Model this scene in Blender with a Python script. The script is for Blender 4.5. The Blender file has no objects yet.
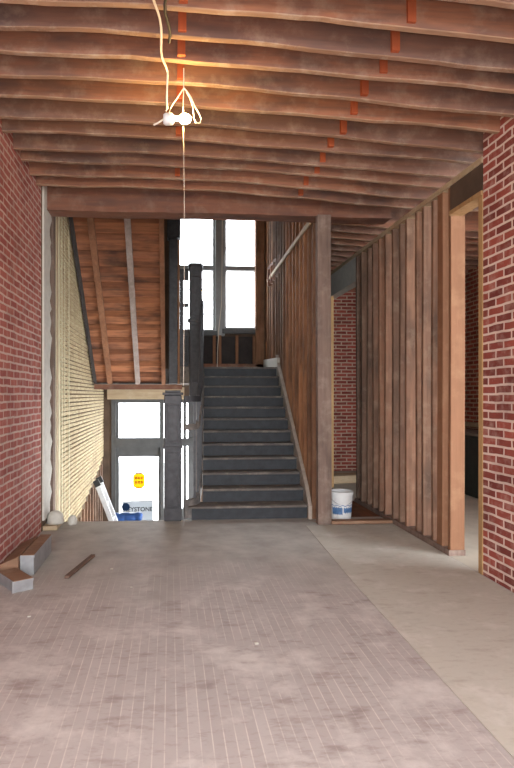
import bpy, bmesh, math, random
from mathutils import Vector, Matrix
random.seed(7)
S = bpy.context.scene
C = S.collection
U = random.uniform

# ------------------------------------------------------------------ materials
def new_mat(name):
    m = bpy.data.materials.new(name); m.use_nodes = True
    nt = m.node_tree; b = nt.nodes['Principled BSDF']
    return m, nt, b
def N(nt, t, **k):
    n = nt.nodes.new(t)
    for a, v in k.items(): setattr(n, a, v)
    return n
def rgb(r, g, b): # sRGB 0-255 -> linear
    f = lambda c: (c/255/12.92) if c/255 <= .04045 else ((c/255+.055)/1.055)**2.4
    return (f(r), f(g), f(b), 1)
def mix(nt, fac, a, b, mode='MIX'):
    n = N(nt, 'ShaderNodeMix', data_type='RGBA', blend_type=mode)
    L = nt.links
    if isinstance(fac, (int, float)): n.inputs[0].default_value = fac
    else: L.new(fac, n.inputs[0])
    for i, v in ((6, a), (7, b)):
        if isinstance(v, tuple): n.inputs[i].default_value = v
        else: L.new(v, n.inputs[i])
    return n.outputs[2]
def ramp(nt, src, lo, hi):
    r = N(nt, 'ShaderNodeMapRange'); r.inputs[1].default_value = lo; r.inputs[2].default_value = hi
    nt.links.new(src, r.inputs[0]); return r.outputs[0]
def coords(nt, scale, rand=True):
    tc = N(nt, 'ShaderNodeTexCoord'); L = nt.links
    out = tc.outputs['Object']; oi = N(nt, 'ShaderNodeObjectInfo')
    if rand:
        add = N(nt, 'ShaderNodeVectorMath', operation='ADD')
        mu = N(nt, 'ShaderNodeMath', operation='MULTIPLY'); mu.inputs[1].default_value = 37.0
        L.new(oi.outputs['Random'], mu.inputs[0]); L.new(out, add.inputs[0]); L.new(mu.outputs[0], add.inputs[1])
        out = add.outputs[0]
    mp = N(nt, 'ShaderNodeMapping'); mp.inputs['Scale'].default_value = scale
    L.new(out, mp.inputs[0])
    return mp.outputs[0], oi.outputs['Random'], out
def noise(nt, vec, scale, detail=4, rough=.6):
    n = N(nt, 'ShaderNodeTexNoise'); n.inputs['Scale'].default_value = scale
    n.inputs['Detail'].default_value = detail; n.inputs['Roughness'].default_value = rough
    nt.links.new(vec, n.inputs['Vector']); return n.outputs['Fac']
def wood(name, c1, c2, dark, pale, axis='X', rough=.85, patch=.5, palef=.25, bump=.3):
    """sawn timber: colour differs from board to board, grain along the axis, old grey stains and pale plaster dust"""
    m, nt, b = new_mat(name); L = nt.links
    sc = {'X': (1, 14, 14), 'Y': (14, 1, 14), 'Z': (14, 14, 1)}[axis]
    v, rnd, raw = coords(nt, sc)
    v2 = N(nt, 'ShaderNodeMapping'); v2.inputs['Scale'].default_value = tuple(1 if q == 1 else 3 for q in sc); L.new(raw, v2.inputs[0])
    g = noise(nt, v, 2.2, 6, .65)
    base = mix(nt, rnd, c1, c2)
    base = mix(nt, ramp(nt, g, .3, .7), base, mix(nt, .55, base, dark))
    st = noise(nt, v2.outputs[0], 1.3, 3, .6)
    s1 = N(nt, 'ShaderNodeMath', operation='MULTIPLY'); s1.inputs[1].default_value = patch
    L.new(ramp(nt, st, .48, .68), s1.inputs[0])
    base = mix(nt, s1.outputs[0], base, dark)
    pn = noise(nt, raw, 5.0, 5, .7)
    s2 = N(nt, 'ShaderNodeMath', operation='MULTIPLY'); s2.inputs[1].default_value = palef
    L.new(ramp(nt, pn, .5, .75), s2.inputs[0])
    base = mix(nt, s2.outputs[0], base, pale)
    L.new(base, b.inputs['Base Color']); b.inputs['Roughness'].default_value = rough
    b.inputs['Specular IOR Level'].default_value = .2
    if bump:
        bp = N(nt, 'ShaderNodeBump'); bp.inputs['Strength'].default_value = bump; bp.inputs['Distance'].default_value = .01
        L.new(g, bp.inputs['Height']); L.new(bp.outputs[0], b.inputs['Normal'])
    return m
def plain(name, col, rough=.6, metal=0, var=.15, vs=8, spec=.4):
    m, nt, b = new_mat(name)
    v, rnd, raw = coords(nt, (1, 1, 1))
    n = noise(nt, v, vs, 5, .6)
    d = tuple(c*(1-var*2) for c in col[:3])+(1,)
    nt.links.new(mix(nt, ramp(nt, n, .35, .7), col, d), b.inputs['Base Color'])
    b.inputs['Roughness'].default_value = rough; b.inputs['Metallic'].default_value = metal
    b.inputs['Specular IOR Level'].default_value = spec
    return m
def brick(name, plane, r1, r2, mortar, smear=.35, rowh=.070, bw=.22, ms=.013):
    m, nt, b = new_mat(name); L = nt.links
    tc = N(nt, 'ShaderNodeTexCoord'); sx = N(nt, 'ShaderNodeSeparateXYZ'); L.new(tc.outputs['Object'], sx.inputs[0])
    cb = N(nt, 'ShaderNodeCombineXYZ')
    L.new(sx.outputs['Y' if plane == 'YZ' else 'X'], cb.inputs[0]); L.new(sx.outputs['Z'], cb.inputs[1])
    # uneven courses
    nz = N(nt, 'ShaderNodeTexNoise'); nz.inputs['Scale'].default_value = 5; L.new(tc.outputs['Object'], nz.inputs['Vector'])
    sb = N(nt, 'ShaderNodeVectorMath', operation='MULTIPLY_ADD'); sb.inputs[1].default_value = (.03, .022, 0); 
    L.new(nz.outputs['Color'], sb.inputs[0]); L.new(cb.outputs[0], sb.inputs[2])
    br = N(nt, 'ShaderNodeTexBrick'); br.inputs['Scale'].default_value = 1
    br.inputs['Brick Width'].default_value = bw; br.inputs['Row Height'].default_value = rowh
    br.inputs['Mortar Size'].default_value = ms; br.inputs['Mortar Smooth'].default_value = .3; br.inputs['Bias'].default_value = -.1
    br.inputs['Color1'].default_value = r1; br.inputs['Color2'].default_value = r2; br.inputs['Mortar'].default_value = mortar
    L.new(sb.outputs[0], br.inputs['Vector'])
    n = noise(nt, tc.outputs['Object'], 9, 6, .7)
    s = N(nt, 'ShaderNodeMath', operation='MULTIPLY'); s.inputs[1].default_value = smear
    L.new(ramp(nt, n, .48, .75), s.inputs[0])
    col = mix(nt, s.outputs[0], br.outputs['Color'], mortar)
    n2 = noise(nt, tc.outputs['Object'], 2.3, 4, .6)
    s2 = N(nt, 'ShaderNodeMath', operation='MULTIPLY'); s2.inputs[1].default_value = .35
    L.new(ramp(nt, n2, .5, .7), s2.inputs[0])
    col = mix(nt, s2.outputs[0], col, rgb(90, 45, 40))
    L.new(col, b.inputs['Base Color']); b.inputs['Roughness'].default_value = .9
    b.inputs['Specular IOR Level'].default_value = .2
    bp = N(nt, 'ShaderNodeBump'); bp.inputs['Strength'].default_value = .5; bp.inputs['Distance'].default_value = .01; bp.invert = True
    L.new(br.outputs['Fac'], bp.inputs['Height']); L.new(bp.outputs[0], b.inputs['Normal'])
    return m
def floor_mat(name, base1, base2, seam, stain, width=.07, seamw=.006, lf=1.0, worn=0):
    m, nt, b = new_mat(name); L = nt.links
    tc = N(nt, 'ShaderNodeTexCoord'); sx = N(nt, 'ShaderNodeSeparateXYZ'); L.new(tc.outputs['Object'], sx.inputs[0])
    cb = N(nt, 'ShaderNodeCombineXYZ'); ay = N(nt, 'ShaderNodeMath', operation='ADD'); ay.inputs[1].default_value = 13; L.new(sx.outputs['Y'], ay.inputs[0]); L.new(ay.outputs[0], cb.inputs[0]); L.new(sx.outputs['X'], cb.inputs[1])
    br = N(nt, 'ShaderNodeTexBrick'); br.inputs['Scale'].default_value = 1
    br.inputs['Brick Width'].default_value = 60; br.inputs['Row Height'].default_value = width
    br.inputs['Mortar Size'].default_value = seamw; br.inputs['Mortar Smooth'].default_value = .6
    br.inputs['Color1'].default_value = base1; br.inputs['Color2'].default_value = base2; br.inputs['Mortar'].default_value = seam
    br.inputs['Bias'].default_value = 0
    L.new(cb.outputs[0], br.inputs['Vector'])
    nb = noise(nt, tc.outputs['Object'], 1.1, 5, .6)
    mid = tuple((base1[i]+base2[i])/2 for i in range(3))+(1,)
    # seams clogged with dust in some places, open in others
    sf = N(nt, 'ShaderNodeMath', operation='MULTIPLY'); sf.inputs[1].default_value = .62*lf
    L.new(ramp(nt, noise(nt, tc.outputs['Object'], 2.4, 6, .7), .60, .42), sf.inputs[0])
    col = mix(nt, sf.outputs[0], mid, br.outputs['Color'])
    mp = N(nt, 'ShaderNodeMapping'); mp.inputs['Scale'].default_value = (3.6, 9.0, 1); L.new(tc.outputs['Object'], mp.inputs[0])
    n1 = noise(nt, mp.outputs[0], 1.0, 5, .62)
    s1 = N(nt, 'ShaderNodeMath', operation='MULTIPLY'); s1.inputs[1].default_value = .62*lf
    L.new(ramp(nt, n1, .56, .72), s1.inputs[0])
    col = mix(nt, s1.outputs[0], col, stain)
    n3 = noise(nt, tc.outputs['Object'], 2.6, 6, .65)
    nf = noise(nt, mp.outputs[0], 3.1, 6, .7)
    s4 = N(nt, 'ShaderNodeMath', operation='MULTIPLY'); s4.inputs[1].default_value = .45*lf
    L.new(ramp(nt, nf, .52, .72), s4.inputs[0])
    col = mix(nt, s4.outputs[0], col, stain)
    s3 = N(nt, 'ShaderNodeMath', operation='MULTIPLY'); s3.inputs[1].default_value = .62
    L.new(ramp(nt, n3, .52, .72), s3.inputs[0])
    col = mix(nt, s3.outputs[0], col, rgb(218, 212, 206))
    if worn:   # trodden grey band near the stair, with a ragged outline
        ns = noise(nt, tc.outputs['Object'], 1.7, 5, .6)
        ad = N(nt, 'ShaderNodeMath', operation='MULTIPLY_ADD'); ad.inputs[1].default_value = 2.6
        L.new(ns, ad.inputs[0]); L.new(sx.outputs['Y'], ad.inputs[2])
        g1 = noise(nt, tc.outputs['Object'], 3.3, 5, .6)
        grey = mix(nt, ramp(nt, g1, .35, .7), rgb(180, 175, 167), rgb(152, 145, 138))
        col = mix(nt, ramp(nt, ad.outputs[0], worn, worn+1.2), col, grey)
    L.new(col, b.inputs['Base Color']); b.inputs['Roughness'].default_value = .62
    b.inputs['Specular IOR Level'].default_value = .35
    return m

M = {}
M['joist'] = wood('joist_timber', rgb(168, 112, 82), rgb(134, 98, 82), rgb(92, 76, 72), rgb(190, 168, 146), 'X', patch=.8, palef=.35)
M['joist_y'] = wood('subfloor_timber', rgb(140, 88, 60), rgb(110, 72, 55), rgb(70, 55, 48), rgb(170, 150, 125), 'Y')
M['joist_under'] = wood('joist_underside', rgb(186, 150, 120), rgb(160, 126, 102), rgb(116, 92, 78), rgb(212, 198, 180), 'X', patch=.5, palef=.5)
M['header'] = wood('header_timber', rgb(138, 94, 74), rgb(138, 94, 74), rgb(88, 70, 66), rgb(170, 150, 132), 'X', patch=.8, palef=.3)
M['bridge'] = wood('new_orange_timber', rgb(190, 100, 62), rgb(164, 84, 52), rgb(140, 70, 45), rgb(220, 150, 100), 'Z', patch=.2, palef=.1)
M['stud'] = wood('stud_timber', rgb(156, 116, 92), rgb(116, 94, 80), rgb(80, 66, 58), rgb(205, 185, 160), 'Z', patch=.7, palef=.2)
M['stud_o'] = wood('jamb_timber', rgb(146, 104, 78), rgb(134, 98, 74), rgb(120, 84, 62), rgb(215, 180, 140), 'Z', patch=.4, palef=.15)
M['stud_g'] = wood('grey_post_timber', rgb(142, 120, 108), rgb(132, 112, 100), rgb(88, 74, 68), rgb(190, 178, 165), 'Z', patch=.6, palef=.3)
M['stud_f'] = wood('stair_stud_timber', rgb(196, 140, 100), rgb(112, 86, 70), rgb(78, 60, 50), rgb(215, 185, 150), 'Z', patch=.6, palef=.15)
M['soffit'] = wood('soffit_timber', rgb(186, 122, 84), rgb(156, 102, 74), rgb(58, 42, 38), rgb(190, 140, 100), 'X', patch=.8, palef=.1)
M['batten'] = wood('brown_batten', rgb(150, 104, 76), rgb(140, 96, 72), rgb(95, 68, 54), rgb(185, 150, 120), 'Y', palef=.2)
M['batten_g'] = wood('grey_batten', rgb(166, 152, 146), rgb(160, 146, 140), rgb(120, 104, 98), rgb(205, 198, 190), 'Y', palef=.3)
M['tan'] = wood('pale_sill_timber', rgb(200, 180, 150), rgb(190, 170, 140), rgb(150, 125, 100), rgb(225, 215, 195), 'X', patch=.3)
M['trim_y'] = wood('yellow_edge_timber', rgb(186, 150, 104), rgb(176, 140, 98), rgb(130, 98, 70), rgb(215, 190, 150), 'Z', patch=.3)
M['scrap'] = wood('scrap_timber', rgb(124, 102, 88), rgb(124, 102, 88), rgb(74, 56, 50), rgb(150, 130, 118), 'Y', patch=.4, palef=.15)
M['board'] = wood('brown_board', rgb(150, 116, 92), rgb(150, 116, 92), rgb(105, 82, 68), rgb(190, 170, 150), 'X')
M['dark'] = plain('dark_painted_wood', rgb(62, 60, 63), .5, var=.25, vs=14)
M['riser'] = plain('dark_riser_paint', rgb(48, 51, 56), .6, var=.25, vs=9)
M['tread'] = wood('worn_tread', rgb(122, 114, 106), rgb(108, 102, 98), rgb(70, 68, 70), rgb(176, 164, 150), 'X', patch=.3, palef=.6)
M['doorframe'] = plain('grey_door_paint', rgb(80, 80, 80), .5, var=.12)
M['windowframe'] = plain('grey_window_paint', rgb(150, 150, 150), .55, var=.1)
M['skirt'] = plain('pale_skirt_paint', rgb(180, 166, 152), .6, var=.15)
M['plaster'] = plain('ragged_plaster', rgb(206, 202, 192), .9, var=.08, vs=12)
M['plaster_y'] = plain('yellowed_plaster', rgb(214, 204, 172), .9, var=.12, vs=6)
M['wallback'] = plain('brown_wall', rgb(96, 78, 64), .9, var=.2, vs=3)
M['panel'] = plain('dark_sheathing', rgb(62, 56, 54), .9, var=.2, vs=5)
M['dim'] = plain('dusty_plaster_wall', rgb(150, 140, 128), .9, var=.15, vs=2)
M['galv'] = plain('galvanized_sheet', rgb(166, 168, 170), .45, metal=.35, var=.12, vs=10)
M['alu'] = plain('ladder_aluminium', rgb(214, 216, 220), .4, metal=.3, var=.08)
M['black'] = plain('black_plastic', rgb(38, 38, 40), .5)
M['white'] = plain('white_plastic', rgb(228, 228, 226), .5, var=.05)
M['bluep'] = plain('blue_print', rgb(98, 136, 184), .6, var=.25, vs=30)
M['blue'] = plain('blue_tarp', rgb(40, 78, 140), .5, var=.2)
M['cord_w'] = plain('white_cord', rgb(226, 214, 196), .6, var=.05)
M['line_d'] = plain('dark_line_plain', rgb(50, 42, 40), .6, var=.05)
M['cabinet'] = plain('dark_green_cabinet', rgb(62, 74, 70), .5, var=.15)
M['slab'] = plain('pale_concrete', rgb(196, 188, 172), .8, var=.1, vs=3)
M['asphalt'] = plain('outdoor_paving', rgb(170, 168, 164), .9, var=.1, vs=3)
M['brick_l'] = brick('brick_left', 'YZ', rgb(182, 108, 98), rgb(156, 86, 80), rgb(208, 182, 170), .35, ms=.011)
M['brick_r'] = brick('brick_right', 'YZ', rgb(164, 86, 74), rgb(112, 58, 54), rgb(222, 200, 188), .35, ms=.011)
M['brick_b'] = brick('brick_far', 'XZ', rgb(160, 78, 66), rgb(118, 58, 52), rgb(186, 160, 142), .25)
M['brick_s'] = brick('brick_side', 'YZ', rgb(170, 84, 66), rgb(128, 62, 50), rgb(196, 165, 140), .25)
M['floor'] = floor_mat('dusty_strip_floor', rgb(180, 172, 168), rgb(164, 155, 151), rgb(214, 206, 196), rgb(126, 108, 102), width=.052, seamw=.0035, worn=2.9)
M['floor_sheet'] = floor_mat('dusty_underlay_sheet', rgb(190, 185, 174), rgb(182, 177, 166), rgb(198, 192, 180), rgb(150, 136, 124), 1.2, .004, .85)
M['floor_grey'] = floor_mat('grey_worn_floor', rgb(148, 142, 134), rgb(142, 136, 128), rgb(160, 152, 142), rgb(112, 104, 98), .3, .003, .7)
def lath_mat():
    m, nt, b = new_mat('lath_with_plaster_keys'); L = nt.links
    tc = N(nt, 'ShaderNodeTexCoord')
    mp = N(nt, 'ShaderNodeMapping'); mp.inputs['Scale'].default_value = (1, 2.0, 20); L.new(tc.outputs['Object'], mp.inputs[0])
    n = noise(nt, mp.outputs[0], 2.5, 5, .7)
    col = mix(nt, ramp(nt, n, .4, .7), rgb(196, 180, 144), rgb(150, 122, 86))
    n2 = noise(nt, tc.outputs['Object'], 1.4, 5, .65)
    s = N(nt, 'ShaderNodeMath', operation='MULTIPLY'); s.inputs[1].default_value = .45; L.new(ramp(nt, n2, .5, .7), s.inputs[0])
    col = mix(nt, s.outputs[0], col, rgb(126, 98, 68))
    L.new(col, b.inputs['Base Color']); b.inputs['Roughness'].default_value = .9
    return m
M['lath'] = lath_mat()
M['lathgap'] = plain('lath_gap_shade', rgb(108, 86, 62), .9, var=.2)  # shadow lines between the laths are put into this brown
m, nt, b = new_mat('window_glass')
b.inputs['Base Color'].default_value = (1, 1, 1, 1); b.inputs['Roughness'].default_value = 0
tr = N(nt, 'ShaderNodeBsdfTransparent'); gl = N(nt, 'ShaderNodeBsdfGlossy'); gl.inputs['Roughness'].default_value = .02
mx = N(nt, 'ShaderNodeMixShader'); mx.inputs[0].default_value = .05
nt.links.new(tr.outputs[0], mx.inputs[1]); nt.links.new(gl.outputs[0], mx.inputs[2])
nt.links.new(mx.outputs[0], nt.nodes['Material Output'].inputs[0]); M['glass'] = m
m, nt, b = new_mat('lit_bulb'); b.inputs['Emission Color'].default_value = (1, .66, .24, 1); b.inputs['Emission Strength'].default_value = 200
M['bulb'] = m
def paper(name, col, tr=.6):
    m, nt, b = new_mat(name)
    t = N(nt, 'ShaderNodeBsdfTranslucent'); t.inputs[0].default_value = col
    b.inputs['Base Color'].default_value = col; b.inputs['Roughness'].default_value = .8
    mx = N(nt, 'ShaderNodeMixShader'); mx.inputs[0].default_value = tr
    nt.links.new(b.outputs[0], mx.inputs[1]); nt.links.new(t.outputs[0], mx.inputs[2])
    nt.links.new(mx.outputs[0], nt.nodes['Material Output'].inputs[0])
    return m
M['paper'] = paper('backlit_paper', (.30, .31, .32, 1), .8)
M['paper_y'] = paper('yellow_translucent_paper', (.55, .36, .02, 1), .8)
M['ink'] = paper('dark_ink', (.012, .012, .016, 1))
M['ink_b'] = paper('blue_ink', (.008, .04, .12, 1))
M['ink_o'] = paper('orange_ink', (.45, .22, .01, 1))

# ------------------------------------------------------------------ geometry helpers
class MB:
    def __init__(s): s.bm = bmesh.new()
    def quad8(s, P):
        v = [s.bm.verts.new(p) for p in P]
        for f in ((0,3,2,1),(4,5,6,7),(0,1,5,4),(1,2,6,5),(2,3,7,6),(3,0,4,7)): s.bm.faces.new([v[i] for i in f])
        return s
    def box(s, x0, x1, y0, y1, z0, z1):
        return s.quad8([(x0,y0,z0),(x1,y0,z0),(x1,y1,z0),(x0,y1,z0),(x0,y0,z1),(x1,y0,z1),(x1,y1,z1),(x0,y1,z1)])
    def beam(s, a, b, w, h, up=(0,0,1)):
        """rectangular bar from a to b, w across and h along up"""
        a, b = Vector(a), Vector(b); d = (b-a).normalized(); up = Vector(up)
        sd = d.cross(up).normalized(); u = sd.cross(d).normalized()
        P = []
        for q in (a, b):
            for i, j in ((-1,-1),(1,-1),(1,1),(-1,1)): P.append(q+sd*w/2*i+u*h/2*j)
        return s.quad8([P[0],P[1],P[2],P[3],P[4],P[5],P[6],P[7]])
    def loft(s, rings, cap=True):
        R = [[s.bm.verts.new(p) for p in r] for r in rings]; n = len(R[0])
        for a, b in zip(R, R[1:]):
            for i in range(n): s.bm.faces.new((a[i], a[(i+1)%n], b[(i+1)%n], b[i]))
        if cap: s.bm.faces.new(R[0][::-1]); s.bm.faces.new(R[-1])
        return s
    def tube(s, pts, r, n=8):
        pts = [Vector(p) for p in pts]; rings = []
        for i, p in enumerate(pts):
            d = (pts[min(i+1, len(pts)-1)]-pts[max(i-1, 0)]).normalized()
            ref = Vector((0,0,1)) if abs(d.z) < .9 else Vector((1,0,0))
            a = d.cross(ref).normalized(); b2 = d.cross(a)
            rr = r[i] if isinstance(r, (list, tuple)) else r
            rings.append([p+(a*math.cos(t)+b2*math.sin(t))*rr for t in [2*math.pi*k/n for k in range(n)]])
        return s.loft(rings)
    def lathe(s, prof, cx=0, cy=0, n=28, cap=True):
        return s.loft([[(cx+r*math.cos(2*math.pi*k/n), cy+r*math.sin(2*math.pi*k/n), z) for k in range(n)] for r, z in prof], cap)
    def build(s, name, mat, parent=None, bevel=0, smooth=False):
        bm = s.bm
        bmesh.ops.recalc_face_normals(bm, faces=bm.faces[:])
        if bevel: bmesh.ops.bevel(bm, geom=bm.edges[:], offset=bevel, segments=1, affect='EDGES', profile=.5)
        xs = [v.co for v in bm.verts]
        lo = Vector([min(c[i] for c in xs) for i in range(3)]); hi = Vector([max(c[i] for c in xs) for i in range(3)])
        o0 = Vector(((lo.x+hi.x)/2, (lo.y+hi.y)/2, lo.z))
        for v in bm.verts: v.co -= o0
        me = bpy.data.meshes.new(name); bm.to_mesh(me); bm.free()
        if smooth:
            for p in me.polygons: p.use_smooth = True
        me.materials.append(mat)
        o = bpy.data.objects.new(name, me); C.objects.link(o)
        if parent:
            o.parent = parent
            wp = Vector((0,0,0)); p = parent
            while p: wp += Vector(p.location); p = p.parent
            o.location = o0-wp
        else: o.location = o0
        return o
def BX(name, mat, parent, x0, x1, y0, y1, z0, z1, bevel=0): return MB().box(x0,x1,y0,y1,z0,z1).build(name, mat, parent, bevel)
def struct(o): o['kind'] = 'structure'; return o
def tag(o, label, cat, group=None):
    o['label'] = label; o['category'] = cat
    if group: o['group'] = group
    return o
def empty(name, loc, label=None, cat=None):
    o = bpy.data.objects.new(name, None); o.location = loc; o.empty_display_size = .1; C.objects.link(o)
    if label: tag(o, label, cat)
    return o
def sroot(name, loc):
    return struct(empty(name, loc))

XL, XR = -1.41, 2.6        # hall side walls
YB = -1.6                  # street end behind the viewer
YE = 7.05                  # edge of the hall floor at the stairwell
YW = 12.4                  # outer wall with door and windows
wl = lambda y: 1.70+.0565*(y-6.65)     # line of the stud wall beside the stair

# ------------------------------------------------------------------ floors
f = MB(); f.box(XL-.3, XR, YB, YE, -.3, 0)
struct(f.build('floor', M['floor']))
# worn grey band and pale underlay sheets lying on the strip floor, a few millimetres thick
sh = MB()
P0 = [(1.33,-1.5),(XR-.02,-1.5),(XR-.02,6.6),(1.55,6.6),(1.46,4.55)]
sh.loft([[(x,y,.0005) for x,y in P0],[(x,y,.006) for x,y in P0]])
struct(sh.build('floor_underlay', M['floor_sheet']))
struct(BX('floor_passage', M['joist_y'], None, 1.85, XR, YE, 11.4, -.3, -.005))
struct(BX('floor_side_room', M['slab'], None, XR, 5.2, YB, 11.4, -.3, -.005))
struct(BX('floor_lower', M['slab'], None, XL-.3, 1.85, YE+.02, YW+.2, -2.0, -1.9))
struct(BX('ground', M['asphalt'], None, -12, 14, YW+.2, 30, -2.1, -1.95))
struct(BX('wall_below_floor', M['wallback'], None, XL, 1.85, YE-.1, YE, -1.9, -.3))

# ------------------------------------------------------------------ side walls
struct(BX('wall_left', M['brick_l'], None, XL-.3, XL, YB, 6.56, -.3, 4.1))
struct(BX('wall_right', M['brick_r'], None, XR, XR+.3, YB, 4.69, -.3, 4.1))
# lath wall of the stairwell: one surface of thin horizontal strips
lw = MB(); z = -1.9
XLW = -1.40
def low(y):  # broken bottom edge, following the old descending stair
    return -1.9
while z < 6.4:
    y0 = 7.55
    # broken lower corner
    if z < .25: y1s = 9.0+(z+.38)*6.0+U(-.06,.06)
    else: y1s = None
    th = .009+U(0,.004)
    yy1 = YW
    if z < -.36: z += .059; continue
    if y1s and y1s < YW:
        yy0, yy1 = 7.55, y1s
    else: yy0 = 7.55
    lw.box(XLW-.002, XLW+th+.006, yy0, yy1, z, z+.043+U(-.004,.004))
    z += .059
# plaster keys between studs: short vertical ridges
walll = sroot('wall_lath', (XLW, 9.5, -1.9))
lw.build('lath', M['lath'], walll)
BX('gap_shade_backing', M['lathgap'], walll, XLW-.25, XLW-.004, 6.56, YW, -1.9, 6.5)  # backing coloured dark to show as shade in the lath gaps
for k, y in enumerate([9.15+.36*i for i in range(9)]):
    BX('stud', M['stud'], walll, XLW-.004, XLW+.03, y, y+.07, -1.9, min(.1, -.42+(y-9.0)/6.0))
for k, (y, w, mt) in enumerate(((7.2,.06,'plaster_y'),(7.27,.10,'tan'),(7.42,.10,'plaster_y'),(7.62,.045,'plaster_y'),(7.84,.035,'plaster_y'),(8.15,.035,'plaster_y'))):
    BX('furring_strip', M[mt], walll, XLW-.004, XLW+.02+.004*(k % 2), y, y+w, -.35 if y < 9 else .5, 4.6)
BX('corner_stud', M['stud_g'], walll, XLW-.01, XLW+.03, 7.03, 7.17, -.3, 4.6)
# ragged plaster edge next to the brick
rp = MB(); ring0 = []; zz = .12; pts = [(6.565, .12)]
right = []
while zz < 4.2:
    right.append((6.93+U(-.07,.09), zz)); zz += U(.05,.12)
poly = [(6.565,.12)]+right+[(6.565,4.2)]
rp.loft([[(XLW, y, z) for y, z in poly], [(XLW+.022, y, z) for y, z in poly]])
rp.build('plaster_strip', M['plaster'], walll)
tag(BX('wooden_ledge', M['tan'], None, XLW+.001, XLW+.16, 6.58, 7.02, .006, .055, .004),
    'short pale wooden sill on the floor where left brick wall ends', 'ledge')
def lump(name, cx, cy, z0, rx, ry, h, label, mt='plaster'):
    m = MB(); n = 14; rings = []
    for i in range(7):
        a = i/6*math.pi/2; rr = math.cos(a)**.55*.98+.02
        rings.append([(cx+rx*rr*math.cos(2*math.pi*k/n)*U(.9,1.1), cy+ry*rr*math.sin(2*math.pi*k/n)*U(.9,1.1), z0+h*math.sin(a)*(1-.0*k)) for k in range(n)])
    m.loft(rings); return tag(m.build(name, M[mt], None, smooth=True), label, 'plaster chunk')
lump('plaster_chunk', XLW+.105, 6.76, .056, .095, .12, .13, 'rounded white plaster chunk resting on pale sill by left brick wall')
lump('plaster_chunk', XLW+.27, 6.92, .001, .055, .07, .10, 'narrow white plaster chunk on floor edge in front of lath wall')

# ------------------------------------------------------------------ ceiling and joists
def jz(x):  # old joists sag towards the right wall
    t = (x+1.4)/4.0
    return 3.72-.01*t-.20*max(0, t-.25)**1.5 if t < 1.05 else 3.72-.01*t-.20*(.8)**1.5
ceil = sroot('ceiling', (.6, 2.5, 4.0))
cb = MB(); cb.box(XL-.3, 5.2, YB, 6.95, 3.95, 4.05); cb.box(1.95, 5.2, 6.95, 11.6, 3.95, 4.05)
cb.build('subfloor', M['joist_y'], ceil)
JY = [3.34, 3.62, 3.87, 4.16, 4.45, 4.78, 5.05, 5.39, 5.66, 6.0, 6.3]
y = 3.34-.29; 
while y > -1.5: JY.insert(0, y); y -= .29
def joist(x0, x1, y, w=.05, zo=0):
    m = MB(); n = 28; rings = []
    ph, ph2 = U(0, 6), U(0, 6); tilt = U(-.012, .012)
    for i in range(n+1):
        x = x0+(x1-x0)*i/n
        zb = jz(x)+zo+.006*math.sin(x*1.9+ph)+.004*math.sin(x*6.1+ph2)+U(-.003,.003)
        yy = y+.012*math.sin(x*1.1+ph2)
        rings.append([(x, yy, zb+.004), (x, yy+.006, zb), (x, yy+w-.006, zb), (x, yy+w, zb+.006), (x, yy+w+tilt, 3.955), (x, yy+tilt, 3.955)])
    o = m.loft(rings).build('joist', M['joist'], ceil)
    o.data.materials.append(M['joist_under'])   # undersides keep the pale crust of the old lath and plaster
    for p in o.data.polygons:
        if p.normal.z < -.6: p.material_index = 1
    return o
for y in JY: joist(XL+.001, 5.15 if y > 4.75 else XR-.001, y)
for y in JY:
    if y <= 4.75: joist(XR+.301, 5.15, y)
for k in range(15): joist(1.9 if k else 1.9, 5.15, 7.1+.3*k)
for k, y in enumerate(JY[:-1]):
    y2 = JY[k+1]
    if y > 3.0 or k % 2 == 0:
        for x in ((1.38+(.015*(k % 3))), .05):
            if x < 1 and (y < 3.0 or y > 4.4) and k % 3: continue
            zt = jz(x)+.02
            m = MB().box(x, x+.05, y2-.03, y2+.012, zt+.0, zt+.24); m.build('bridging', M['bridge'], ceil)
hd = MB(); n = 30; rings = []
for i in range(n+1):
    x = XL+(XR-XL)*i/n; zb = 3.585+.006*math.sin(x*2.2)+U(-.003,.003)
    rings.append([(x,6.72,zb),(x,6.97,zb),(x,6.97,3.955),(x,6.72,3.955)])
tag(hd.loft(rings).build('header_beam', M['header']), 'heavy dark wooden beam across the hall ceiling above the stairwell edge', 'beam')
# white paint splash blocks along the wall head
for (y, z) in ((4.95, 3.70), (5.15, 3.62)):
    pass

# ------------------------------------------------------------------ right partition (open studs) and its openings
wr = sroot('wall_partition', (XR+.07, 6.7, 0))
def stud(parent, x0, x1, y0, y1, z0, z1, mt):
    m = MB(); n = 5; rings = []; p = U(0, 6)
    for i in range(n+1):
        z = z0+(z1-z0)*i/n; d = .006*math.sin(p+i*.9)
        rings.append([(x0+d,y0+d,z),(x1+d,y0+d,z),(x1+d,y1+d,z),(x0+d,y1+d,z)])
    return m.loft(rings).build('stud', M[mt], parent, .003)
PT = 3.44
ys = [5.27, 5.42, 5.64, 5.84, 6.02, 6.26, 6.46, 6.66, 6.90, 7.10, 7.32, 7.55, 7.78, 7.99]
for k, y in enumerate(ys):
    mt = 'stud_o' if k < 2 else 'stud'
    stud(wr, XR+U(-.006,.01), XR+.145, y, y+(.05 if k != 1 else .11), .055, PT, mt)
MB().box(XR-.01, XR+.15, 5.27, 8.05, .0, .053).build('sole_plate', M['stud_g'], wr)
MB().box(XR-.01, XR+.15, 4.70, 11.4, PT, PT+.05).build('top_plate', M['tan'], wr)
BX('lintel_board', M['wallback'], wr, XR, XR+.12, 4.705, 5.268, 3.21, PT)
BX('lintel_trim', M['trim_y'], wr, XR-.012, XR+.12, 4.705, 5.268, 3.17, 3.208)
BX('jamb', M['trim_y'], wr, XR-.006, XR+.03, 4.692, 4.755, 0, 3.17)
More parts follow.
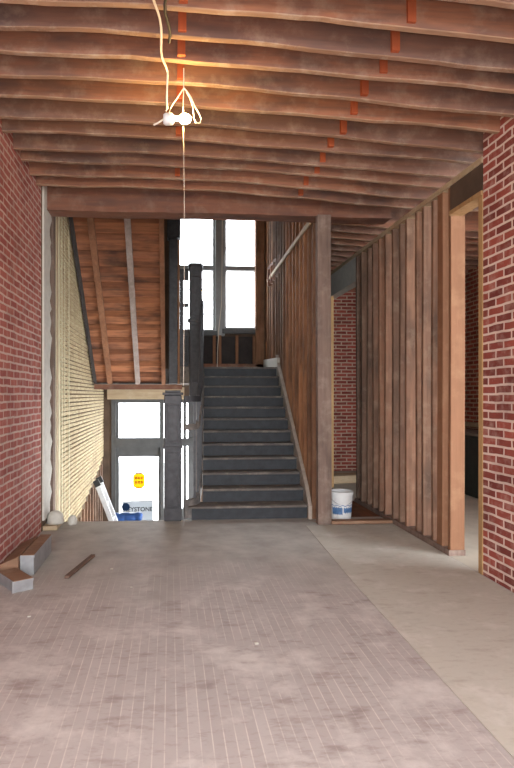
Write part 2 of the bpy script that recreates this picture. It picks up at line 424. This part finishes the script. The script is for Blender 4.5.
BX('plaster_lintel', M['plaster'], wr, XR, XR+.14, 8.05, 11.4, 3.10, PT)
BX('far_jamb', M['trim_y'], wr, XR+.005, XR+.05, 9.33, 9.38, 0, 3.10)
# side room
struct(BX('wall_far', M['brick_b'], None, 2.17, 5.3, 11.4, 11.6, -.3, 4.0))
struct(BX('wall_side_room', M['brick_s'], None, 5.0, 5.3, 4.2, 11.4, -.3, 4.0))
struct(BX('wall_side_room_added_sill', M['brick_s'], None, 5.0, 5.3, YB, 4.2, -.3, .7))  # sill and head frame an unseen opening added to brighten this room
struct(BX('wall_side_room_added_head', M['brick_s'], None, 5.0, 5.3, YB, 4.2, 3.4, 4.0))
struct(BX('trim_1', M['tan'], None, 4.9, 5.0, 6.0, 11.3, .98, 1.05))
cab = empty('cabinet', (4.68, 8.9, -.005), 'dark low cabinet seen through the narrow doorway beside right brick wall', 'cabinet')
BX('body', M['cabinet'], cab, 4.45, 4.89, 8.0, 9.8, -.005, .90, .008)
BX('top', M['dim'], cab, 4.42, 4.895, 7.97, 9.83, .90, .94, .004)
for k in range(3): BX('door', M['cabinet'], cab, 4.432, 4.45, 8.03+.59*k, 8.58+.59*k, .06, .86, .004)
BX('paper_label', M['white'], cab, 4.426, 4.431, 8.95, 9.05, .58, .68)
tag(BX('threshold_board', M['board'], None, 1.86, XR-.02, 6.62, 6.74, .0065, .045, .005), 'brown board lying across the passage entrance below the bucket', 'board')
tag(MB().beam((2.66,9.9,.06),(3.42,10.05,.06),.36,.13).build('timber_offcut', M['tan'], None, .012), 'thick tan timber offcut on the floor before the far brick wall', 'timber')

# ------------------------------------------------------------------ stud wall beside the stair
ws = sroot('wall_stair', (1.85, 9.5, 0))
def sk(y, z0, z1, w=.05, mt='stud_f', d=.11): stud(ws, wl(y), wl(y)+d, y, y+w, z0, z1, mt)
sk(6.65, 0, 3.583, .09, 'stud_g', .16)
y = 6.98; k = 0
while y < YW-.1:
    zz = 0 if y < 7.2 else 0
    sk(y, zz, 3.58 if y < 6.97 else 6.4, U(.045,.06)); y += .33+U(-.05,.06); k += 1
a = (wl(6.85)-.012, 6.98, 3.50); b_ = (wl(11.7)-.012, 11.7, 3.78)
# pale diagonal rail fixed across the studs
m = MB().beam((wl(6.98)-.03, 6.98, 3.60), (wl(11.68)-.03, 11.68, 3.79), .02, .06); m.build('diagonal_batten', M['tan'], ws)
MB().loft([[(wl(6.65)+.17,6.98,0),(wl(6.65)+.2,6.98,0),(wl(6.65)+.2,6.98,6.5),(wl(6.65)+.17,6.98,6.5)],
           [(wl(YW)+.13,YW,0),(wl(YW)+.2,YW,0),(wl(YW)+.2,YW,6.5),(wl(YW)+.17,YW,6.5)]]).build('backing', M['wallback'], ws)

# ------------------------------------------------------------------ outer wall with door and windows
wb = sroot('wall_back', (0, YW+.15, -1.9))
def W(x0,x1,z0,z1,mt='wallback',y0=YW,y1=YW+.3): return BX('wall_piece', M[mt], wb, x0,x1,y0,y1,z0,z1)
W(-1.75,-1.22,-2.0,6.5); W(-1.22,.14,1.42,6.5); W(.55,2.2,-2.0,2.86); W(.14,.55,1.42,2.86); W(1.84,2.2,2.86,6.5)
W(.14,1.84,6.1,6.5)
struct(BX('wall_upper_light_block', M['dim'], None, XL-.3, 2.0, 6.85, 6.97, 3.96, 6.5))  # unseen wall added to block light from the open upper floor
struct(BX('ceiling_stairwell', M['dim'], None, XL-.3, 2.3, 6.85, YW+.3, 6.5, 6.6))
struct(BX('trim_2', M['tan'], None, -1.30, .3, YW-.08, YW-.001, 1.41, 1.66))
def glazing(parent, x0, x1, z0, z1, y=YW+.12): BX('pane', M['glass'], parent, x0, x1, y, y+.006, z0, z1)
# door
d1 = sroot('door_1', (-.7, YW, -1.9))
F = M['doorframe']
BX('jamb', F, d1, -1.22,-1.13,YW-.03,YW+.15,-1.9,1.42); BX('jamb', F, d1, -.20,-.13,YW-.02,YW+.15,-1.9,1.42)
BX('head', F, d1, -1.13,-.20,YW-.03,YW+.15,1.33,1.42)
BX('transom_bar', F, d1, -1.13,-.20,YW-.04,YW+.15,.40,.60)
lf = BX('door_leaf', F, d1, -1.13,-.20,YW+.06,YW+.10,-1.9,-1.2,.004)
BX('stile', F, d1, -1.13,-1.07,YW+.05,YW+.11,-1.2,.40); BX('stile', F, d1, -.24,-.20,YW+.05,YW+.11,-1.2,.40)
BX('rail', F, d1, -1.07,-.24,YW+.05,YW+.11,.20,.40)
for (x, w) in ((-1.13,.05),(-.22,.02)): BX('transom_stile', F, d1, x,x+w,YW+.05,YW+.11,.60,1.33)
glazing(d1, -1.07,-.24,-1.2,.20,YW+.08); glazing(d1, -1.08,-.22,.60,1.33,YW+.08)
BX('handle', M['black'], d1, -.235,-.21,YW+.0,YW+.05,-.95,-.75,.004)
w3 = sroot('window_3', (.2, YW, -.9))
BX('frame', F, w3, -.13,.55,YW-.02,YW+.15,-1.9,-.9); BX('frame', F, w3, -.13,.55,YW-.02,YW+.15,.42,.58)
BX('frame', F, w3, -.13,.55,YW-.02,YW+.15,1.33,1.42); BX('mullion', F, w3, -.10,.0,YW,YW+.12,-.9,1.33) if False else None
BX('mullion', F, w3, .28,.345,YW,YW+.12,-.9,1.33); BX('mullion', F, w3, .387,.55,YW,YW+.12,-.9,1.33)
glazing(w3, -.13,.28,-.9,1.33); glazing(w3, .345,.387,-.9,1.33)
# upper windows
G = M['windowframe']
def window(nm, x0, x1, zb, mz):
    w = sroot(nm, ((x0+x1)/2, YW, zb))
    BX('window_frame', G, w, x0, x0+.045, YW+.02, YW+.2, zb, 6.1); BX('window_frame', G, w, x1-.05, x1, YW+.02, YW+.2, zb, 6.1)
    BX('transom_bar', G, w, x0+.045, x1-.05, YW+.0, YW+.2, 4.15, 4.25, .004)
    BX('window_frame', G, w, x0+.045, x1-.05, YW+.05, YW+.18, zb, zb+.05)
    BX('window_sill', M['doorframe'], w, x0-.05, x1+.03, YW-.10, YW-.001, zb-.10, zb, .006)
    for z in mz: BX('muntin', G, w, x0+.045, x1-.05, YW+.12, YW+.14, z, z+.018)
    glazing(w, x0+.045, x1-.05, zb+.05, 4.15, YW+.15); glazing(w, x0+.045, x1-.05, 4.25, 6.1, YW+.15)
    return w
window('window_1', .16, .96, 2.85, (4.82, 3.75, 3.22))
w2 = window('window_2', 1.15, 1.86, 2.90, ())
m = MB(); m.beam((1.19,YW+.13,4.66),(1.82,YW+.13,4.74),.012,.014); m.beam((1.19,YW+.13,5.06),(1.82,YW+.13,5.18),.012,.014); m.build('muntin', G, w2)
BX('center_mullion', M['windowframe'], wb, .955, 1.155, YW-.07, YW+.3, 2.75, 6.5, .01)
BX('window_post', M['stud_f'], wb, 1.80, 1.99, YW-.16, YW-.001, 1.98, 6.4, .005)
# framing below the windows
BX('sheathing', M['panel'], wb, .2, 1.80, YW-.03, YW-.001, 1.98, 2.74)
for x in (.42, .90, 1.02, 1.38, 1.75): BX('cripple_stud', M['stud_o'], wb, x, x+.06, YW-.10, YW-.031, 2.16, 2.76, .003)
BX('sole_plate', M['joist'], wb, .2, 1.98, YW-.16, YW-.031, 1.98, 2.155, .004)

# ------------------------------------------------------------------ the main staircase
st = empty('staircase', (1.0, 7.1, 0), 'dark painted wooden staircase with worn treads rising from hall floor to landing', 'staircase')
NR, RZ, RY, Y0 = 12, .165, .27, 7.03
xl = lambda y: .37+.066*(y-7.2)
xr = lambda y: wl(y)-.055
for i in range(NR):
    y = Y0+RY*i; z0 = RZ*i; z1 = z0+RZ
    a0, a1 = xl(y)+.03, xr(y)
    if i == 0: a0 = .26
    m = MB(); m.quad8([(a0,y,z0),(a1,y,z0),(a1,y+.02,z0),(a0,y+.02,z0),(a0,y,z1-.03),(a1,y,z1-.03),(a1,y+.02,z1-.03),(a0,y+.02,z1-.03)])
    m.build('riser', M['riser'], st)
    if i < NR-1:
        y2 = y+RY+.02
        L_ = a0 if i else .22
        pts = []
        # bullnosed tread: rounded front edge lofted across the width
        rings = []
        for t in range(9):
            f_ = t/8; X = lambda yy: (L_*(1-f_)+(xr(yy))*f_) if i == 0 else ((xl(yy)+.03)*(1-f_)+xr(yy)*f_)
            w = U(-.002,.002)
            pr = [(y-.035,z1-.015+w),(y-.028,z1-.004),(y-.015,z1),(y2,z1),(y2,z1-.03),(y-.015,z1-.03),(y-.03,z1-.026)]
            rings.append([(X(p[0]),p[0],p[1]) for p in pr])
        m = MB().loft(rings); m.build('tread', M['tread'], st)
# skirt board on the wall side
def zline(y): return (y-Y0)/RY*RZ
m = MB(); rings = []
for y in (6.96, 7.2, 8, 9, 10.0, 10.12): 
    t = zline(y)+.27; bz = max(0, zline(y)-.30)
    if y < 7: t = .16
    if y > 10.1: t, bz = 2.20, 1.7
    rings.append([(wl(y)-.052,y,bz),(wl(y)-.008,y,bz),(wl(y)-.008,y,t),(wl(y)-.052,y,t)])
m.loft(rings).build('skirt_board', M['skirt'], st)
m = MB(); m.loft([[(wl(9.95)-.055,9.95,1.75),(wl(9.95)-.006,9.95,1.75),(wl(9.95)-.006,9.95,2.14),(wl(9.95)-.055,9.95,2.14)],
                  [(wl(12.2)-.055,12.2,1.985),(wl(12.2)-.006,12.2,1.985),(wl(12.2)-.006,12.2,2.24),(wl(12.2)-.055,12.2,2.24)]])
m.build('landing_skirt', M['plaster'], st)
# landing
lm = MB(); lm.quad8([(.17,10.02,1.70),(wl(10)-.06,10.02,1.70),(wl(12.3)-.06,12.22,1.70),(.17,12.22,1.70),(.17,10.02,1.98),(wl(10)-.06,10.02,1.98),(wl(12.3)-.06,12.22,1.98),(.17,12.22,1.98)])
lm.box(-1.36,.17,10.74,12.22,1.70,1.98)
# landing platform: front strip with nosing on the stair side
lm2 = lm.build('landing', M['tread'], st)
m = MB(); m.beam((xl(10)+.03,9.985,1.967),(xr(10),9.985,1.967),.05,.026); m.build('tread', M['tread'], st)
# left closed string with curved foot, rails and balusters
def curve(y):  # plan line of the balustrade
    if y <= 7.36:
        t = (y-7.06)/.30; ang = t*math.pi/2
        return (.17+.19*math.sin(ang)*.98+.0, 7.06+.30*(1-math.cos(ang)))
    return (xl(y), y)
path = [curve(7.06+.30*i/8) for i in range(9)]+[(xl(y), y) for y in (7.6, 8.0, 8.5, 9.0, 9.5, 9.95)]
def sweep(path, zf, w, h0, h1, mat, name):
    m = MB(); rings = []
    P = [Vector((p[0], p[1], 0)) for p in path]
    for i, p in enumerate(P):
        d = (P[min(i+1,len(P)-1)]-P[max(i-1,0)]).normalized(); s_ = Vector((d.y,-d.x,0))
        z = zf(p.y)
        rings.append([(p-s_*w/2)+Vector((0,0,z+h0)), (p+s_*w/2)+Vector((0,0,z+h0)), (p+s_*w/2*.8)+Vector((0,0,z+h1)), (p-s_*w/2*.8)+Vector((0,0,z+h1))])
    return m.loft(rings).build(name, mat, st)
zs = lambda y: max(.02, (y-7.2)*.611+.06)
sweep(path, zs, .05, -.0, .22, M['tread'], 'string')
sweep(path, lambda y: max(1.08, zs(y)+1.03), .055, 0, .07, M['tread'], 'handrail')
sweep(path, lambda y: max(1.42, zs(y)+1.30), .06, 0, .07, M['dark'], 'top_rail')
def along(s):
    d = 0
    for a, b in zip(path, path[1:]):
        L_ = math.dist(a, b)
        if d+L_ >= s: t = (s-d)/L_; return a[0]+(b[0]-a[0])*t, a[1]+(b[1]-a[1])*t
        d += L_
    return path[-1]
s_ = .16
while s_ < 3.05:
    x, y = along(s_)
    z0 = zs(y)+.2; z1 = max(1.42, zs(y)+1.30)
    MB().box(x-.014, x+.014, y-.014, y+.014, z0, z1).build('baluster', M['dark'], st)
    s_ += .105
# newel at the foot
def newel(x0,x1,y0,y1,z0,z1,name='newel_post',cap=True):
    m = MB(); m.box(x0,x1,y0,y1,z0,z1); o = m.build(name, M['dark'], st, .008)
    w = .03
    # raised mouldings: panels on the hall side and the stair side
    def child(a,b,c,d,e,f_,nm='moulding'): BX(nm, M['dark'], o, a,b,c,d,e,f_,.004)
    h = z1-z0
    for (a, b) in ((z0+.10*h, z0+.55*h), (z0+.62*h, z0+.93*h)):
        child(x0+.02,x0+.045,y0-.012,y0,a,b); child(x1-.045,x1-.02,y0-.012,y0,a,b)
        child(x0+.045,x1-.045,y0-.012,y0,a,a+.025); child(x0+.045,x1-.045,y0-.012,y0,b-.025,b)
    child(x0-.012,x1+.012,y0-.016,y1+.012,z0+.575*h,z0+.595*h,'collar')
    if cap:
        child(x0-.02,x1+.02,y0-.02,y1+.02,z1,z1+.03,'cap')
        child(x0+.01,x1-.01,y0+.01,y1-.01,z1+.03,z1+.055,'cap')
    return o
newel(-.07,.137,6.98,7.19,-.3+.3,1.50)
newel(.325,.54,9.80,10.0,1.48,3.66)
# ------------------------------------------------------------------ return flight seen from below
rf = empty('upper_staircase', (-.7, 9, 1.7), 'unfinished upper stair flight seen from below, orange-brown boards with two battens', 'staircase')
sz = lambda y: 1.68+.83*(10.69-y)
n = 16; y = 10.69
for i in range(n):
    y1 = y; y0 = y-.222
    x0, x1 = XLW+.05, -.10
    z1, z0 = sz(y1), sz(y0)
    th = .05
    m = MB(); g = .05
    # each board overlaps the next like a step seen from beneath
    m.quad8([(x0,y0+g,z0-.83*g+.0),(x1,y0+g,z0-.83*g),(x1,y1,z1+.045),(x0,y1,z1+.045),(x0,y0+g,z0+.06),(x1,y0+g,z0+.06),(x1,y1,z1+.10),(x0,y1,z1+.10)])
    m.build('soffit_board', M['soffit'], rf)
    y = y0
yt = 10.69-.222*n
dn = Vector((0,.83,1)).normalized()
def onslope(x, w, t, mt, nm, off=0, ya=10.62, yb=None):
    yb = yb or yt
    m = MB().beam(Vector((x,ya,sz(ya)))-dn*(t/2-.0+off), Vector((x,yb,sz(yb)))-dn*(t/2+off), w, t, (0,.83,1)); m.build(nm, M[mt], rf)
onslope(-1.07, .09, .05, 'batten', 'batten'); onslope(-.575, .085, .06, 'batten_g', 'batten')
onslope(-1.33, .05, .05, 'panel', 'edge_batten'); onslope(-.115, .07, .07, 'batten', 'edge_batten')
BX('bottom_plate', M['header'], rf, XLW+.05, .22, 10.60, 10.72, 1.60, 1.69)
m = MB().quad8([(XLW+.05,yt,sz(yt)+.12),(-.10,yt,sz(yt)+.12),(-.10,10.7,sz(10.7)+.12),(XLW+.05,10.7,sz(10.7)+.12),
                (XLW+.05,yt,sz(yt)+.3),(-.10,yt,sz(yt)+.3),(-.10,10.7,sz(10.7)+.35),(XLW+.05,10.7,sz(10.7)+.35)]); m.build('gap_shade_fill', M['panel'], rf)  # dark sheet behind the boards, coloured as the shade in their gaps
lp = BX('landing_post', M['dark'], rf, -.02, .13, 10.03, 10.2, 1.69, 4.18, .006)
BX('cap', M['dark'], lp, -.05, .18, 9.99, 10.24, 4.18, 4.50, .012)
BX('edge_strip', M['stud_f'], rf, .131, .165, 10.05, 10.15, 1.69, 4.16)
# short guard between the posts on the landing
gd = empty('landing_guard', (.2, 10.15, 1.98), 'dark slatted guard between the two tall posts at stair head', 'railing')
for x, w_ in ((.168,.064),(.262,.023),(.298,.024)): BX('baluster', M['dark'], gd, x, x+w_, 10.12, 10.15, 2.02, 3.58)
for z, h_ in ((1.99,.07), (3.02,.06), (3.48,.19)): BX('rail', M['dark'], gd, .167, .323, 10.10, 10.17, z, z+h_)

# ------------------------------------------------------------------ loose things
# bucket
bk = empty('bucket', (2.07, 6.98, .0), 'white plastic bucket with smeared blue print standing in the passage entrance', 'bucket')
MB().lathe([(.115,0),(.122,.004),(.142,.33),(.134,.33),(.116,.01)],2.07,6.98,32).build('body', M['white'], bk, smooth=False)
MB().lathe([(.143,.30),(.150,.30),(.151,.335),(.141,.338)],2.07,6.98,32,False).build('rim', M['white'], bk)
lab = MB(); nn = 18
rg = []
for z in (.06, .12, .18, .215):
    pass
def patch(a0, a1, z0, z1):
    m = MB(); R = []
    for z in (z0, z1):
        pass
    for k in range(nn+1):
        a = math.radians(a0+(a1-a0)*k/nn); wz = .008*math.sin(k*1.7)
        r0 = .122+.0606*z0+.0012; r1 = .122+.0606*z1+.0012
        R.append([(2.07+r0*math.cos(a),6.98+r0*math.sin(a),z0+wz),(2.07+(r0+.001)*math.cos(a),6.98+(r0+.001)*math.sin(a),z0+wz),
                  (2.07+(r1+.001)*math.cos(a),6.98+(r1+.001)*math.sin(a),z1+wz),(2.07+r1*math.cos(a),6.98+r1*math.sin(a),z1+wz)])
    m.loft(R).build('blue_print', M['bluep'], bk)
patch(205, 262, .07, .155); patch(268, 330, .09, .15); patch(200, 335, .172, .180)
MB().tube([(2.07+.15*math.cos(t),6.98-.12*math.sin(t)*.9-.02,.30-.115*math.sin(t)) for t in [math.pi*k/12 for k in range(13)]],.003,6).build('handle', M['galv'], bk)
# sheet metal by left wall
def sheetbox(name, cx, cy, z0, lx, ly, lz, rz, label, tiltx=0):
    e = empty(name, (0,0,0), label, 'metal duct'); e.location = (cx,cy,z0)
    R = Matrix.Rotation(rz,4,'Z') @ Matrix.Rotation(tiltx,4,'Y')
    def p(nm, x0,x1,y0,y1,a,b):
        m = MB().box(x0,x1,y0,y1,a,b)
        for v in m.bm.verts: v.co = R @ v.co + Vector((cx,cy,z0))
        m.build(nm, M['board'] if nm == 'top_panel' else M['galv'], e)
    t = .004
    p('side_panel', -lx/2,-lx/2+t,-ly/2,ly/2,0,lz); p('side_panel', lx/2-t,lx/2,-ly/2,ly/2,0,lz)
    p('top_panel', -lx/2,lx/2,-ly/2,ly/2,lz,lz+t); p('end_panel', -lx/2+t,lx/2-t,-ly/2,-ly/2+t,0,lz)
    p('end_flange', -lx/2-.012,-lx/2,-ly/2,-ly/2+.02,0,lz); p('seam', lx/2,lx/2+.006,-ly/2,ly/2,lz-.02,lz)
tag(MB().quad8([(-1.40,4.95,.001),(-1.25,4.95,.001),(-1.25,5.68,.001),(-1.40,5.68,.001),(-1.40,4.95,.10),(-1.25,4.95,.165),(-1.25,5.68,.165),(-1.40,5.68,.10)]).build('timber_offcut', M['board'], None, .004), 'brown timber wedged between left brick wall and the long grey metal box', 'timber')
sheetbox('metal_duct', -1.18, 5.34, .001, .10, .72, .165, .0, 'long narrow grey metal-faced box with brown top along foot of left brick wall')
sheetbox('metal_duct', -1.215, 4.72, .001, .15, .34, .085, .62, 'small grey metal-edged box lying askew on the floor at left edge')
tag(MB().beam((-.84,4.86,.014),(-.71,5.50,.014),.04,.024).build('scrap_board', M['scrap'], None, .003), 'short dark wooden stick lying on the floor near the metal boxes', 'wood scrap')
for k, (x, y, s, t) in enumerate(((-.5,5.1,.012,'small pale chip on the floor right of the dark wooden stick'),(-.95,4.05,.010,'tiny pale chip on floor nearest the left wall'),(.52,3.5,.012,'pale chip on open floor nearest the viewer'),(-.3,4.6,.008,'tiny pale chip in the middle of the strip floor'))):
    m = MB().box(x-s,x+s,y-s*.8,y+s*.8,.0005,.008); tag(m.build('debris_chip', M['plaster'], None, .002), t, 'debris')
# ladder leaning on the lath wall
ld = empty('ladder', (-.6, 10.6, -1.9), 'aluminium ladder leaning on the lath wall in the stairwell beside the door', 'ladder')
ta, tb = Vector((-1.24,10.0,.04)), Vector((-.50,10.0,-1.9))
for dy in (0, .40):
    o = MB().beam(ta+Vector((0,dy,0)), tb+Vector((.0,dy,0)), .03, .085, (1,0,.5)).build('side_rail', M['alu'], ld, .004)
    q = ta+Vector((-.012,dy,.022)); MB().beam(q, q+Vector((.05,0,-.10)), .04, .10, (1,0,.5)).build('end_cap', M['black'], ld, .004)
    q = tb; MB().box(q.x-.05,q.x+.05,q.y+dy-.025,q.y+dy+.025,-1.9,-1.87).build('foot', M['black'], ld)
for k in range(7):
    p = ta.lerp(tb, .07+.14*k); MB().tube([p+Vector((0,.0,0)), p+Vector((0,.4,0))], .017, 10).build('rung', M['alu'], ld)
# rolled tarp on trestle
tr_ = empty('sawhorse', (-.72, 11.3, -1.9), 'wooden trestle standing before the street door under a blue roll', 'sawhorse')
MB().beam((-1.13,11.3,-.95),(-.45,11.3,-.95),.09,.05).build('beam', M['board'], tr_)
for sx in (-1.06, -.52):
    for sy in (-1, 1): MB().beam((sx,11.3+sy*.03,-.975),(sx,11.3+sy*.26,-1.895),.08,.035,(1,0,0)).build('leg', M['board'], tr_)
bl = MB(); pts = []; rr = []
for k in range(19):
    x = -1.13+.60*k/18; pts.append((x, 11.3+.008*math.sin(k), -.832+.006*math.sin(k*.9))); rr.append(.086+.006*math.sin(k*2.1) if 0 < k < 18 else .06)
tag(bl.tube(pts, rr, 14).build('rolled_tarp', M['blue'], None, smooth=True), 'rolled blue tarp lying level in front of the street door', 'tarp')

# papers taped on door glass
def text_mesh(s, size, x, y, z, mat, parent, name='lettering'):
    cu = bpy.data.curves.new(name, 'FONT'); cu.body = s; cu.size = size; cu.extrude = .0006; cu.offset = size*.018
    to = bpy.data.objects.new(name, cu); me = bpy.data.meshes.new_from_object(to); bpy.data.objects.remove(to)
    o = bpy.data.objects.new(name, me); C.objects.link(o); me.materials.clear(); me.materials.append(mat)
    o.rotation_euler = (math.pi/2,0,0); o.parent = parent; o.location = Vector((x,y,z))-Vector(parent.location)
    return o
yg = YW+.075
sg = empty('shop_sign', (-.66, yg, -1.17), 'grey sign lettered KEYSTONE in the bottom of the street door glass', 'sign')
BX('panel', M['paper'], sg, -1.0,-.36,yg-.006,yg-.001,-1.17,-.74)
BX('border', M['ink'], sg, -1.0,-.36,yg-.008,yg-.0065,-.755,-.74)
text_mesh('KEYSTONE', .124, -.975, yg-.0075, -.955, M['ink'], sg)
m = MB(); R_ = []
for (y_) in (yg-.0105, yg-.0088):
    R_.append([(-.93+.085*math.cos(t),y_,-.86+.085*math.sin(t)) for t in [2*math.pi*k/20 for k in range(20)]])
m.loft(R_).build('blue_emblem', M['ink_b'], sg)
ysg = empty('yellow_notice', (-.64, yg, -.47), 'small yellow notice with dark edges taped high on the street door glass', 'notice')
m = MB(); cx, cz = -.655, -.31
pp = [(cx+.125*math.copysign(abs(math.cos(t))**.5,math.cos(t)), cz+.15*math.copysign(abs(math.sin(t))**.5,math.sin(t))) for t in [2*math.pi*k/24 for k in range(24)]]
m.loft([[(x,yg-.006,z) for x,z in pp],[(x,yg-.001,z) for x,z in pp]]).build('panel', M['paper_y'], ysg)
for z in (cz+.145, cz-.165): BX('dark_edge', M['ink'], ysg, cx-.07,cx+.07,yg-.0085,yg-.0065,z,z+.022)
for k in range(3):
    for j in range(2): BX('orange_mark', M['ink_o'], ysg, cx-.08+.06*k,cx-.04+.06*k,yg-.0085,yg-.0065,cz-.06+.09*j,cz-.005+.09*j)

# hanging lamp
bx, by, bz = .10, 3.95, 3.36
lt = empty('work_light', (.09, by, 3.62), 'lit bare bulb in a white socket hanging from the joists by knotted cord', 'lamp')
def sph(cx,cy,cz,r,n=14,st_=1.0):
    m = MB(); rg = []
    for i in range(1,n):
        a = math.pi*i/n; rg.append([(cx+r*st_*math.cos(a),cy+r*math.sin(a)*math.cos(2*math.pi*k/20),cz+r*math.sin(a)*math.sin(2*math.pi*k/20)) for k in range(20)])
    return m.loft(rg)
sph(bx,by,bz,.034,14,1.2).build('bulb', M['bulb'], lt, smooth=True)
MB().tube([(bx-.035,by,bz),(bx-.07,by,bz)],[.018,.02],12).build('socket', M['white'], lt)
jb = MB().tube([(bx-.07,by,bz-.005),(bx-.085,by,bz-.005),(bx-.13,by,bz-.008),(bx-.145,by,bz-.008)],[.022,.038,.040,.03],16).build('junction_socket', M['white'], lt, smooth=True)
k0 = (bx-.008, by, 3.565)
MB().tube([(bx-.008,by,3.70),k0],.004,6).build('cord', M['cord_w'], lt)
MB().tube([k0,(bx-.05,by,3.50),(bx-.09,by,3.44),(bx-.11,by,3.385)],.0045,6).build('cord', M['cord_w'], lt)
MB().tube([k0,(bx+.01,by,3.55),(bx+.04,by,3.51),(bx+.06,by,3.46),(bx+.095,by,3.40),(bx+.11,by,3.365),(bx+.10,by,3.335),(bx+.075,by,3.335),(bx+.06,by,3.37),(bx+.055,by,3.44),(bx+.035,by,3.50),(bx+.01,by,3.54)],.0045,6).build('cord', M['cord_w'], lt)
MB().tube([(bx-.008,by,3.56),(bx-.012,by,3.46),(bx-.01,by,3.39)],.0035,6).build('cord', M['cord_w'], lt)
MB().tube([(bx-.145,by,bz-.01),(bx-.18,by,bz-.035),(bx-.21,by,bz-.05)],.006,6).build('cord_tail', M['cord_w'], lt)
MB().tube([(bx-.01,by+.04,bz-.03),(bx-.006,by+.04,3.1),(bx-.002,by+.04,2.7),(bx-.004,by+.04,2.1),(bx-.008,by+.04,1.56)],.0016,5).build('pull_cord', M['cord_w'], lt)
pts = []
for k in range(26):
    t = k/25; y = 2.2+1.72*t
    pts.append((-.155+.13*t+.010*math.sin(k*.8), y, 3.675 - .03*math.sin(math.pi*t*3)**2-.02))
pts.append((-.022, by, 3.50)); pts.append((-.02, by, 3.42)); pts.append((-.028, by, 3.405))
tag(MB().tube(pts, .0075, 8).build('power_cord', M['cord_w']), 'white power cord running under the joists to the hanging bulb', 'cord')
pts = [(-.07+.065*k/20+.010*math.sin(k*1.1), 2.2+1.40*k/20, 3.66) for k in range(21)]  # thin dark tube alongside the white cord
tag(MB().tube(pts, .009, 8).build('dark_line', M['line_d']), 'thin dark line running beside the white cord under the joists', 'cord')
tag(MB().tube([(1.10,YW-.12,5.9),(1.09,YW-.12,4.2),(1.08,YW-.14,3.4),(1.02,YW-.18,2.9),(.99,YW-.2,2.4),(.98,YW-.22,1.985)],.008,6).build('wire', M['cord_w']), 'thin pale wire hanging down between the two tall windows', 'wire')

# ------------------------------------------------------------------ street front behind the viewer (daylight comes in here)
wf = sroot('wall_front', (.6, YB, 0))
for (x0,x1,z0,z1) in ((-1.7,-1.2,-.3,4.0),(2.4,3.1,-.3,4.0),(4.8,5.3,-.3,4.0),(-1.2,2.4,-.3,.25),(-1.2,2.4,3.5,4.0),(3.1,4.8,-.3,.4),(3.1,4.8,3.3,4.0),(.55,.65,.25,3.5)):
    BX('wall_piece', M['dim'], wf, x0,x1,YB-.3,YB,z0,z1)
struct(BX('ground_street', M['asphalt'], None, -12, 14, -14, YB-.3, -.5, -.4))
struct(BX('wall_outer_left', M['dim'], None, XL-.45, XL-.301, YB-.3, YW+.3, -2.0, 6.6))

w = bpy.data.worlds.new('sky'); S.world = w; w.use_nodes = True
bg = w.node_tree.nodes['Background']; bg.inputs[0].default_value = (.90, .95, 1, 1); bg.inputs[1].default_value = 6.0
def portal(x, y, z, sx, sz_, rx):
    l = bpy.data.lights.new('daylight_portal', 'AREA'); l.shape = 'RECTANGLE'; l.size = sx; l.size_y = sz_; l.cycles.is_portal = True
    o = bpy.data.objects.new('daylight_portal', l); o.location = (x,y,z); o.rotation_euler = (rx,0,0); C.objects.link(o); return o
portal(.6,YB-.02,1.88,3.6,3.25,math.radians(90)); portal(3.95,YB-.02,1.85,1.7,2.9,math.radians(90))
l = portal(5.1,1.4,2.05,5.4,2.7,math.radians(90)); l.rotation_euler = (math.radians(90),0,math.radians(90))  # daylight through the added opening in the side room wall
portal(1.0,YW+.02,4.5,1.7,3.2,math.radians(-90)); portal(-.3,YW+.16,.1,1.6,2.6,math.radians(-90))

fl = bpy.data.lights.new('camera_flash', 'POINT'); fl.energy = 58; fl.shadow_soft_size = .06; fl.color = (1, .95, .88)
fo = bpy.data.objects.new('camera_flash', fl); fo.location = (-.03, .0, 1.62); C.objects.link(fo)
# ------------------------------------------------------------------ camera
cam = bpy.data.cameras.new('camera'); co = bpy.data.objects.new('camera', cam); C.objects.link(co)
cam.sensor_fit = 'VERTICAL'; cam.sensor_height = 24; cam.lens = 586/768*24
cam.shift_x = (257-216.12)/768; cam.shift_y = 11/768
co.location = (0,0,1.5); co.rotation_euler = (math.radians(90),0,math.radians(-4.5)); cam.clip_start = .05
S.camera = co
S.view_settings.view_transform = 'Standard'; S.view_settings.look = 'None'; S.view_settings.gamma = 1
S.view_settings.use_curve_mapping = False; S.view_settings.exposure = 1.42
